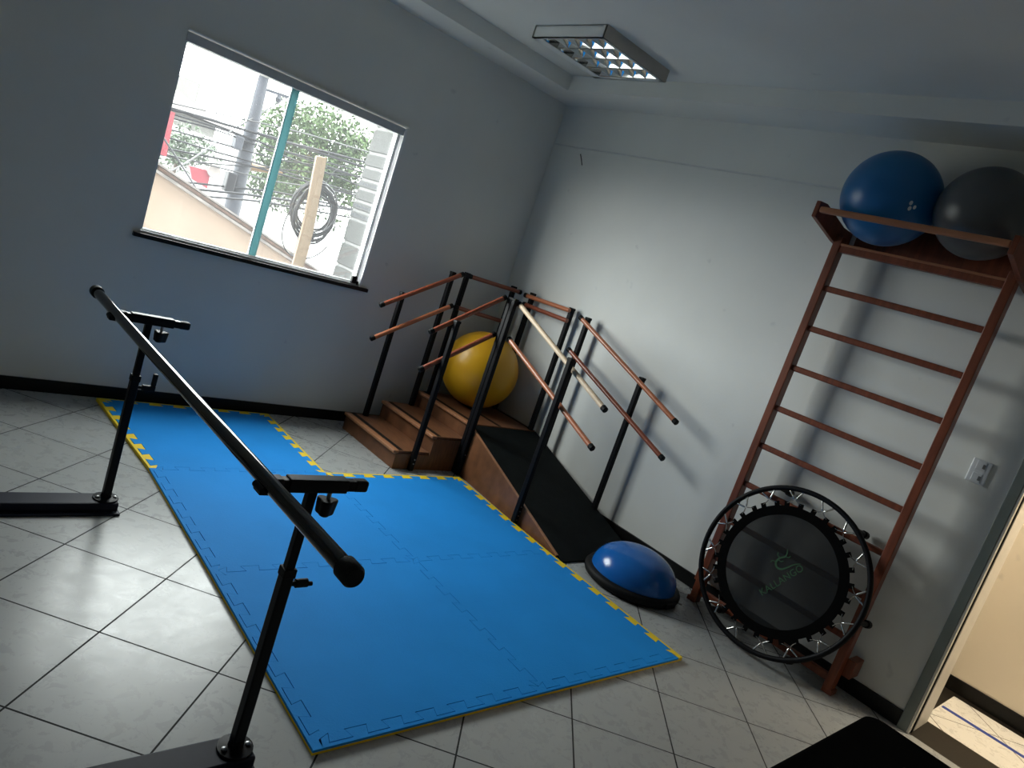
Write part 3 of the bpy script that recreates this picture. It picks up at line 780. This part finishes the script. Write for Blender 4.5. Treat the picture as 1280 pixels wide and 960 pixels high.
gx0, gx1, gy0, gy1 = cx0 + .02, cx1 - f, cy0 + f, cy1 - .07
MB().box(gx0, gx1, gy0 - .003, gy0, cz0 + .004, cz1 - .012).build('end_plate', M['mirror'], cl)
MB().box(gx0, gx1, gy1, gy1 + .003, cz0 + .004, cz1 - .012).build('end_plate', M['mirror'], cl)
MB().box(gx0, gx1, gy0, gy1, cz1 - .012, cz1 - .007).build('reflector', M['mirror'], cl)
NR = 4
for i in range(NR):
    xa = gx0 + (gx1 - gx0) * i / NR + .003; xb = gx0 + (gx1 - gx0) * (i + 1) / NR - .003
    xc, hw = (xa + xb) / 2, (xb - xa) / 2
    pts = []
    for k in range(17):
        t = -1 + 2 * k / 16
        pts.append((xc + hw * t, cz0 + .005 + (cz1 - .014 - cz0 - .005) * (1 - t * t)))
    outl = pts + [(b_[0], b_[1] + .002) for b_ in reversed(pts)]
    MB().prism([(p[0], gy0, p[1]) for p in outl], [(p[0], gy1, p[1]) for p in outl]).build('trough_reflector', M['mirror'], cl, smooth=50)
    for j in range(1, 5):
        y = gy0 + (gy1 - gy0) * j / 5
        low = [p for p in pts]
        vs = []
        for sgn in (-1, 1):
            for p in low:
                hgt = (p[1] - cz0 - .005)
                vs.append((p[0], y + sgn * (.0015 + .018 * hgt / .055), p[1]))
        n = len(low)
        fs = [(q, q + 1, n + q + 1, n + q) for q in range(n - 1)]
        mb_ = MB()
        # curved cross blade: thin foot along the grid plane, widening upwards
        foot = [(p[0], y, cz0 + .005) for p in low]
        mb_.add(vs + foot, [(q, q + 1, 2 * n + q + 1, 2 * n + q) for q in range(n - 1)] + [(n + q + 1, n + q, 2 * n + q, 2 * n + q + 1) for q in range(n - 1)] + fs)
        mb_.build('cross_blade', M['mirror'], cl)
    MB().box(xb - .001, xb + .007, gy0, gy1, cz0 + .002, cz0 + .010).build('louvre_edge', M['mirror'], cl)

# ------------------------------------------------------------------ outlet, cord stub
ol = thing('wall_outlet', (0, -3.66, 1.32), 'white double wall socket between the wall bars and the door frame', 'socket')
MB().box(-.010, -.0005, -3.703, -3.618, 1.262, 1.380).build('plate', M['plastic_white'], ol, bevel=0.004)
for z in (1.352, 1.292):
    mo = MB().box(-.013, -.009, -3.682, -3.640, z - .022, z + .022).build('module', M['plastic_white'], ol, bevel=0.002)
    MB().box(-.0138, -.0125, -3.680, -3.668, z - .012, z + .010).build('slot', M['plastic_dark'], mo)
tag(MB().tube([(-.004, -.334, 2.484), (-.004, -.362, 2.444), (-.004, -.388, 2.404)], .0032, 6).build('cord_stub', M['pencil']), 'short dark cord stub on the right wall just under the grey raceway', 'cord')

# unseen block above the room added to shade the street; storey below and sides
struct(MB().box(-14, 12, YF - 2, .15, ZT + .01, 9.5).build('upper_shade_mass', M['street_white']))
struct(MB().box(-14, 12, YF - 2, .15, -3.2, -.13).build('wall_lower', M['street_white']))
struct(MB().box(-14, XL - .16, YF - 2, .15, -.12, ZT).box(1.11, 12, YF - 2, .15, -.12, ZT).build('wall_outer', M['street_white']))
# ------------------------------------------------------------------ street outside the window
struct(MB().box(-30, 40, 0.2, 60, -3.4, -3.2).build('ground', M['street_ground']))
# neighbouring peach gable wall with sloping coping
GY = 4.0
nh = thing('neighbour_house', (0, GY + 1.0, -3.2), 'peach rendered gable wall with a sloping tiled edge just outside the window', 'house')
gA, gB = at(196, 200, GY), at(445, 368, GY)
gD = (gB - gA) / (gB.x - gA.x)
eR = gA + gD * 4.2; eL = gA - Vector((gD.x, 0, gD.z * -1)) * 2.2; eL.z = gA.z + gD.z * 2.2
def gp(x): return (gA + gD * (x - gA.x))
pf = [(eL.x, -3.2), (eR.x, -3.2), (eR.x, eR.z - .065), (gA.x, gA.z - .065), (eL.x, eL.z - .065)]
MB().prism([(x, GY, z) for x, z in pf], [(x, GY + .25, z) for x, z in pf]).build('gable_wall', M['peach'], nh)
MB().beam(gA + Vector((-.02, .06, -.098)), eR + Vector((0, .06, -.098)), .22, .03, Vector((0, 0, 1))).build('coping', M['coping'], nh)
MB().beam(gA + Vector((-.02, .08, -.053)), eR + Vector((0, .08, -.053)), .22, .035, Vector((0, 0, 1))).build('tile_edge', M['coping_brown'], nh)
MB().beam(gA + Vector((-.02, .06, -.018)), eR + Vector((0, .06, -.018)), .24, .022, Vector((0, 0, 1))).build('tile_edge', M['coping'], nh)
MB().beam(gA + Vector((.02, .08, -.045)), eL + Vector((0, .08, -.045)), .22, .07, Vector((0, 0, 1))).build('coping', M['coping_brown'], nh)
# utility pole
PYy = 8.0
p_t, p_b = at(331, 92, PYy), at(291, 258, PYy)
px_ = (p_t.x + p_b.x) / 2
up = thing('utility_pole', (px_, PYy, -3.2), 'grey concrete utility pole carrying many cables beyond the peach gable', 'utility pole')
MB().tube([(p_b.x + .05, PYy, -3.2), (p_b.x, PYy, p_b.z), (p_t.x, PYy, p_t.z)], [.17, .135, .085], 16).build('pole_shaft', M['pole'], up, smooth=40)
a0, a1 = at(326, 110, PYy), at(362, 122, PYy)
MB().beam(a0, a1, .05, .05).build('cross_arm', M['pole'], up)
ins = at(349, 119, PYy); MB().lathe([(.03, -.12), (.055, -.06), (.03, -.02), (.02, .04)], 12, ins).build('insulator', M['pole'], up, smooth=40)
e_ = at(290, 228, PYy); MB().box(e_.x - .17, e_.x - .02, PYy - .24, PYy - .04, e_.z - .16, e_.z + .16).build('splice_box', M['cable'], up, bevel=0.02)
e_ = at(303, 180, PYy); MB().box(e_.x - .19, e_.x - .06, PYy - .22, PYy - .02, e_.z - .12, e_.z + .10).build('splice_box', M['pole'], up, bevel=0.02)
o_a, o_b = at(313, 208, PYy), at(352, 216, PYy)
MB().tube([o_a, o_a.lerp(o_b, .3), o_b], [.075, .06, .05], 12).build('street_lamp_arm', M['orange'], up, smooth=40)
# cables
def cable(pix, r, m, label, Y=None):
    pts = []
    for i, q in enumerate(pix):
        pts.append(at(q[0], q[1], q[2] if len(q) > 2 else PYy - .15))
    a = pts[0] + (pts[0] - pts[1]).normalized() * 2.0; b = pts[-1] + (pts[-1] - pts[-2]).normalized() * 2.0
    pts = [a] + pts + [b]
    path = []
    for i in range(len(pts) - 1):
        p0, p1, p2, p3 = pts[max(i - 1, 0)], pts[i], pts[i + 1], pts[min(i + 2, len(pts) - 1)]
        for j in range(6):
            t = j / 6
            path.append(0.5 * ((2 * p1) + (p2 - p0) * t + (2 * p0 - 5 * p1 + 4 * p2 - p3) * t * t + (3 * p1 - p0 - 3 * p2 + p3) * t ** 3))
    path.append(pts[-1])
    tag(MB().tube(path, r, 6).build('overhead_cable', m, smooth=60), label, 'cable', 'cables strung across the street')
CB, CG = M['cable'], M['cable_grey']
cable([(215, 137), (255, 147), (300, 161), (335, 170), (372, 182)], .022, CB, 'thickest of the overhead cables, highest on the left')
cable([(214, 142), (260, 156), (310, 173), (370, 194)], .014, CB, 'thin overhead cable just below the thickest one')
cable([(213, 147), (265, 161), (312, 178), (368, 200)], .014, CB, 'third overhead cable from the top at the left jamb')
cable([(211, 172), (260, 187), (310, 201), (380, 222)], .014, CB, 'overhead cable crossing the white house front above the red panel')
cable([(209, 186), (262, 196), (312, 207), (380, 226)], .016, CB, 'overhead cable passing closely over the red panel')
cable([(208, 195), (260, 204), (310, 208), (378, 214)], .011, CB, 'sagging cable meeting the pole beside the orange arm')
cable([(190, 231, 6.5), (260, 238, 6.5), (330, 246, 6.5), (450, 264, 6.5)], .020, CB, 'dark cable across the top of the peach wall')
cable([(190, 239, 6.0), (262, 246, 6.0), (332, 253, 6.0), (450, 274, 6.0)], .016, CB, 'lowest long cable crossing the peach gable')
cable([(194, 224, 6.8), (240, 199, 7.2), (290, 163, 7.8), (312, 150, 7.9)], .013, CG, 'grey guy wire rising diagonally to the pole')
cable([(216, 190, 6.4), (233, 216, 6.2), (248, 240, 6.0), (262, 262, 6.0)], .013, CB, 'thin stay wire slanting down over the red panel')
cable([(318, 166), (352, 176), (400, 188), (462, 204)], .022, CB, 'overhead cable running from the pole into the tree')
cable([(316, 174), (350, 187), (398, 200), (460, 217)], .014, CB, 'cable behind the top of the pale plank')
cable([(314, 190), (350, 200), (400, 208), (462, 226)], .013, CB, 'cable running across the lower tree crown')
cable([(308, 236), (345, 240), (400, 252), (452, 264)], .018, CB, 'dark cable passing behind the cable coil')
cable([(318, 152), (345, 158), (385, 168), (460, 190)], .012, CG, 'thin grey cable crossing the upper tree')
cable([(300, 216), (340, 226), (392, 234), (455, 246)], .012, CG, 'thin grey cable crossing above the coil centre')
# red things
rs = thing('sign_panel', (at(249, 222, 9).x, 9, at(249, 232, 9).z), 'small red rectangular panel hanging below the cables across the street', 'sign')
c_ = [at(237, 207, 9), at(264, 214, 9), at(259, 236, 9), at(240, 224, 9)]
MB().prism([p + Vector((0, 0, 0)) for p in c_], [p + Vector((0, .06, 0)) for p in c_]).build('panel', M['red_sign'], rs)
dq = at(267, 214, 9)
MB().lathe([(.02, -.02), (.12, .02), (.11, .04), (.03, .02)], 16, dq, Matrix.Rotation(PI / 2, 4, 'X')).build('dish', M['coping'], rs, smooth=40)
rp = [at(211, 138, 7), at(219, 141, 7), at(208, 196, 7), at(198, 192, 7)]
tag(MB().prism(rp, [p + Vector((0, .12, 0)) for p in rp]).build('banner', M['red_sign']), 'tall narrow red banner at the left edge of the window view', 'banner')
# white house, far house, hedge
def house(name, px0, py0, px1, Y, dep, zt, m, label, roof=None):
    a, b = at(px0, py0, Y), at(px1, py0, Y)
    t = thing(name, ((a.x + b.x) / 2, Y + dep / 2, -3.2), label, 'house')
    MB().box(a.x, b.x, Y, Y + dep, -3.2, zt).build('house_wall', m, t)
    if roof:
        yy = Y - .5; z1 = zt + roof
        MB().prism([(a.x - .6, yy, zt), (b.x + .6, yy, zt), (b.x + .6, Y + dep + .5, zt), (a.x - .6, Y + dep + .5, zt)],
                   [(a.x + 1.2, Y + dep * .45, z1), (b.x - 1.2, Y + dep * .45, z1), (b.x - 1.2, Y + dep * .55, z1), (a.x + 1.2, Y + dep * .55, z1)]).build('house_roof', M['roof'], t)
    return t
house('white_house', 200, 200, 420, 15, 5, at(280, 178, 15).z, M['street_white'], 'long whitewashed house front across the street behind the cables')
house('far_house', 190, 140, 275, 26, 7, at(240, 146, 26).z, M['far_wall'], 'distant white house with a pinkish hipped clay roof, far left', roof=1.0)
house('tower_house', 205, 110, 250, 34, 5, at(240, 100, 34).z, M['far_wall'], 'faint pale tower block behind the clay roof at upper left')

def foliage(name, parent, m, centres, nl, size, seed):
    rnd = random.Random(seed); mb = MB()
    for i in range(nl):
        c, r = rnd.choice(centres)
        while True:
            d = Vector((rnd.uniform(-1, 1), rnd.uniform(-1, 1), rnd.uniform(-1, 1)))
            if d.length <= 1: break
        p = Vector(c) + Vector((d.x * r[0], d.y * r[1], d.z * r[2]))
        n = Vector((rnd.gauss(0, 1), rnd.gauss(0, 1), rnd.gauss(0, 1) + .5)).normalized()
        t = n.orthogonal().normalized(); t = Matrix.Rotation(rnd.uniform(0, 6.28), 3, n) @ t; b = n.cross(t)
        s = size * rnd.uniform(.6, 1.4)
        mb.add([p - t * s, p + b * s * .4 + n * s * .1, p + t * s, p - b * s * .4 + n * s * .1], [(0, 1, 2, 3)])
    return mb.build(name, m, parent)
TY = 11.0
tc_ = at(405, 200, TY)
tr = thing('street_tree', (tc_.x, TY, -3.2), 'leafy green tree filling the right window pane behind the cables', 'tree')
MB().tube([(tc_.x + .2, TY, -3.2), (tc_.x + .1, TY, -.8), (tc_.x, TY, tc_.z)], [.22, .18, .10], 10).build('trunk', M['bark'], tr, smooth=60)
brs = MB()
cent = []
for (qx, qy, rr) in ((365, 165, .75), (385, 150, .7), (410, 160, .8), (435, 175, .75), (455, 190, .6), (350, 190, .6), (375, 200, .8), (405, 195, .8), (435, 215, .7), (400, 225, .7), (360, 225, .6), (430, 240, .6)):
    p = at(qx, qy, TY + random.uniform(-.6, .6)); cent.append((p, (rr, rr * 1.1, rr * .65)))
    brs.tube([(tc_.x + .05, TY, tc_.z - .9), (p + Vector((tc_.x, TY, tc_.z))) / 2 + Vector((0, 0, .1)), p], [.07, .045, .02], 6)
brs.build('branches', M['bark'], tr, smooth=60)
foliage('foliage', tr, M['leaf'], cent, 13000, .055, 3)
hd = thing('hedge', (at(222, 184, 13).x, 13, -3.2), 'small clump of green shrubs beside the red banner', 'shrub')
foliage('foliage', hd, M['leaf_dark'], [(at(225, 178, 13), (.7, .5, .5)), (at(240, 190, 13), (.7, .5, .4)), (at(222, 192, 13), (.6, .5, .4))], 1500, .055, 5)
MB().tube([(at(222, 184, 13).x, 13, -3.2), at(225, 186, 13)], [.08, .04], 8).build('stem', M['bark'], hd)
h2 = thing('garden_bush', (at(345, 215, 12).x, 12, -3.2), 'green bush right of the pole under the orange lamp arm', 'shrub')
foliage('foliage', h2, M['leaf'], [(at(330, 222, 12), (.6, .5, .5)), (at(338, 165, 13), (.7, .5, .45)), (at(350, 240, 12), (.7, .5, .5)), (at(420, 262, 12), (1.4, .5, .5))], 3000, .055, 6)
MB().tube([(at(345, 215, 12).x, 12, -3.2), at(335, 222, 12)], [.08, .04], 8).build('stem', M['bark'], h2)
# plank, coil, block pillar near the window
pk = [at(396, 195, 1.3), at(409, 197, 1.3), at(392, 290, 1.3), at(384, 318, 1.3)]
dn = (pk[3] - pk[1]).normalized(); dn = Vector((dn.x * .15, 0, dn.z)) ; k_ = (pk[3].z + 3.2) / -dn.z
pk += [pk[3] + dn * k_, pk[3] + dn * k_ + Vector((-.085, 0, 0)), at(371, 312, 1.3), at(380, 278, 1.3)]
tag(MB().prism(pk, [p + Vector((0, .03, 0)) for p in pk]).build('wooden_plank', M['plank'], bevel=0.003), 'pale raw plank standing upright outside, in front of the cable coil', 'plank')
cc = at(393, 262, 1.41)
rnd = random.Random(2)
cmb = MB()
def loop(c, rx, rz, tilt_, y, r):
    cmb.tube([c + Vector((rx * math.cos(a) * math.cos(tilt_) - rz * math.sin(a) * math.sin(tilt_), y + .02 * math.sin(2 * a + tilt_ * 7), rx * math.cos(a) * math.sin(tilt_) + rz * math.sin(a) * math.cos(tilt_))) for a in [2 * PI * j / 40 for j in range(40)]], r, 6, closed=True)
for i in range(14):
    loop(cc + Vector((rnd.uniform(-.012, .012), 0, rnd.uniform(-.05, .02))), .190 + rnd.uniform(-.035, .012), .232 + rnd.uniform(-.05, .02), rnd.uniform(-.25, .15), rnd.uniform(-.05, .05), .0085)
loop(at(388, 285, 1.43), .23, .29, -.2, .03, .006)
loop(at(425, 240, 1.43), .14, .25, -.3, .04, .004)
tag(cmb.build('cable_coil', M['cable'], smooth=60), 'hanging coil of black cable outside the right window pane', 'cable coil')
bpz = thing('block_pillar', (-.75, 1.0, -3.2), 'rough concrete block pillar just outside the right side of the window', 'pillar')
x0, x1, y0, y1 = -.915, -.58, .80, 1.20
MB().box(x0 + .012, x1 - .012, y0 + .012, y1 - .012, -3.2, 2.7).build('mortar', M['mortar'], bpz)
z = 0.62; i = 0
rows = [.185, .185, .185, .185, .055, .06, .085, .055, .085, .10, .185, .185]
while z < 2.65:
    hgt = rows[i % len(rows)] if i < len(rows) else .185
    dz = z + hgt
    MB().box(x0, x1, y0, y1, z, dz).build('concrete_block', M['block'], bpz, bevel=0.008)
    if hgt < .065:
        hb = MB()
        for k in range(9): hb.box(x0 - .002, x0 + .002, y0 + .02 + k * .042, y0 + .04 + k * .042, z + .018, z + .038)
        bpz.children[-1].data.materials.clear(); bpz.children[-1].data.materials.append(M['mortar'])
        hb.build('block_holes', M['pole'], bpz)
    z = dz + .022; i += 1

# ------------------------------------------------------------------ light
wd = bpy.data.worlds.new('overcast_sky'); S.world = wd; wd.use_nodes = True
N, L = wd.node_tree.nodes, wd.node_tree.links
bg = N['Background']
SKY = 25.0
tc = N.new('ShaderNodeTexCoord'); sx = N.new('ShaderNodeSeparateXYZ'); L.new(tc.outputs['Generated'], sx.inputs[0])
cr = N.new('ShaderNodeValToRGB')
cr.color_ramp.elements[0].position = 0.0; cr.color_ramp.elements[0].color = (0.985, 1.0, 0.995, 1)
cr.color_ramp.elements[1].position = 0.9; cr.color_ramp.elements[1].color = (0.95, 0.985, 0.985, 1)
L.new(sx.outputs[2], cr.inputs['Fac']); L.new(cr.outputs['Color'], bg.inputs['Color'])
bg.inputs['Strength'].default_value = SKY
po = bpy.data.lights.new('window_portal', 'AREA'); po.shape = 'RECTANGLE'; po.size = WX1 - WX0; po.size_y = WZ1 - WZ0
po.cycles.is_portal = True
poo = bpy.data.objects.new('window_portal', po); COL.objects.link(poo)
poo.location = ((WX0 + WX1) / 2, .12, (WZ0 + WZ1) / 2); poo.rotation_euler = (-PI / 2, 0, 0)
cd = bpy.data.lights.new('corridor_lamp', 'AREA'); cd.shape = 'RECTANGLE'; cd.size = .5; cd.size_y = .5; cd.energy = 50; cd.color = (1.0, .87, .68)
cdo = bpy.data.objects.new('corridor_lamp', cd); COL.objects.link(cdo); cdo.location = (.6, -4.6, 2.68)

S.view_settings.view_transform = 'Standard'
S.view_settings.look = 'None'
S.view_settings.exposure = 0.0
S.view_settings.gamma = 1.0
S.view_settings.use_curve_mapping = False
S.cycles.max_bounces = 12
S.cycles.diffuse_bounces = 8
S.cycles.transparent_max_bounces = 16
S.cycles.sample_clamp_indirect = 8.0
S.cycles.use_denoising = True
S.cycles.caustics_reflective = False
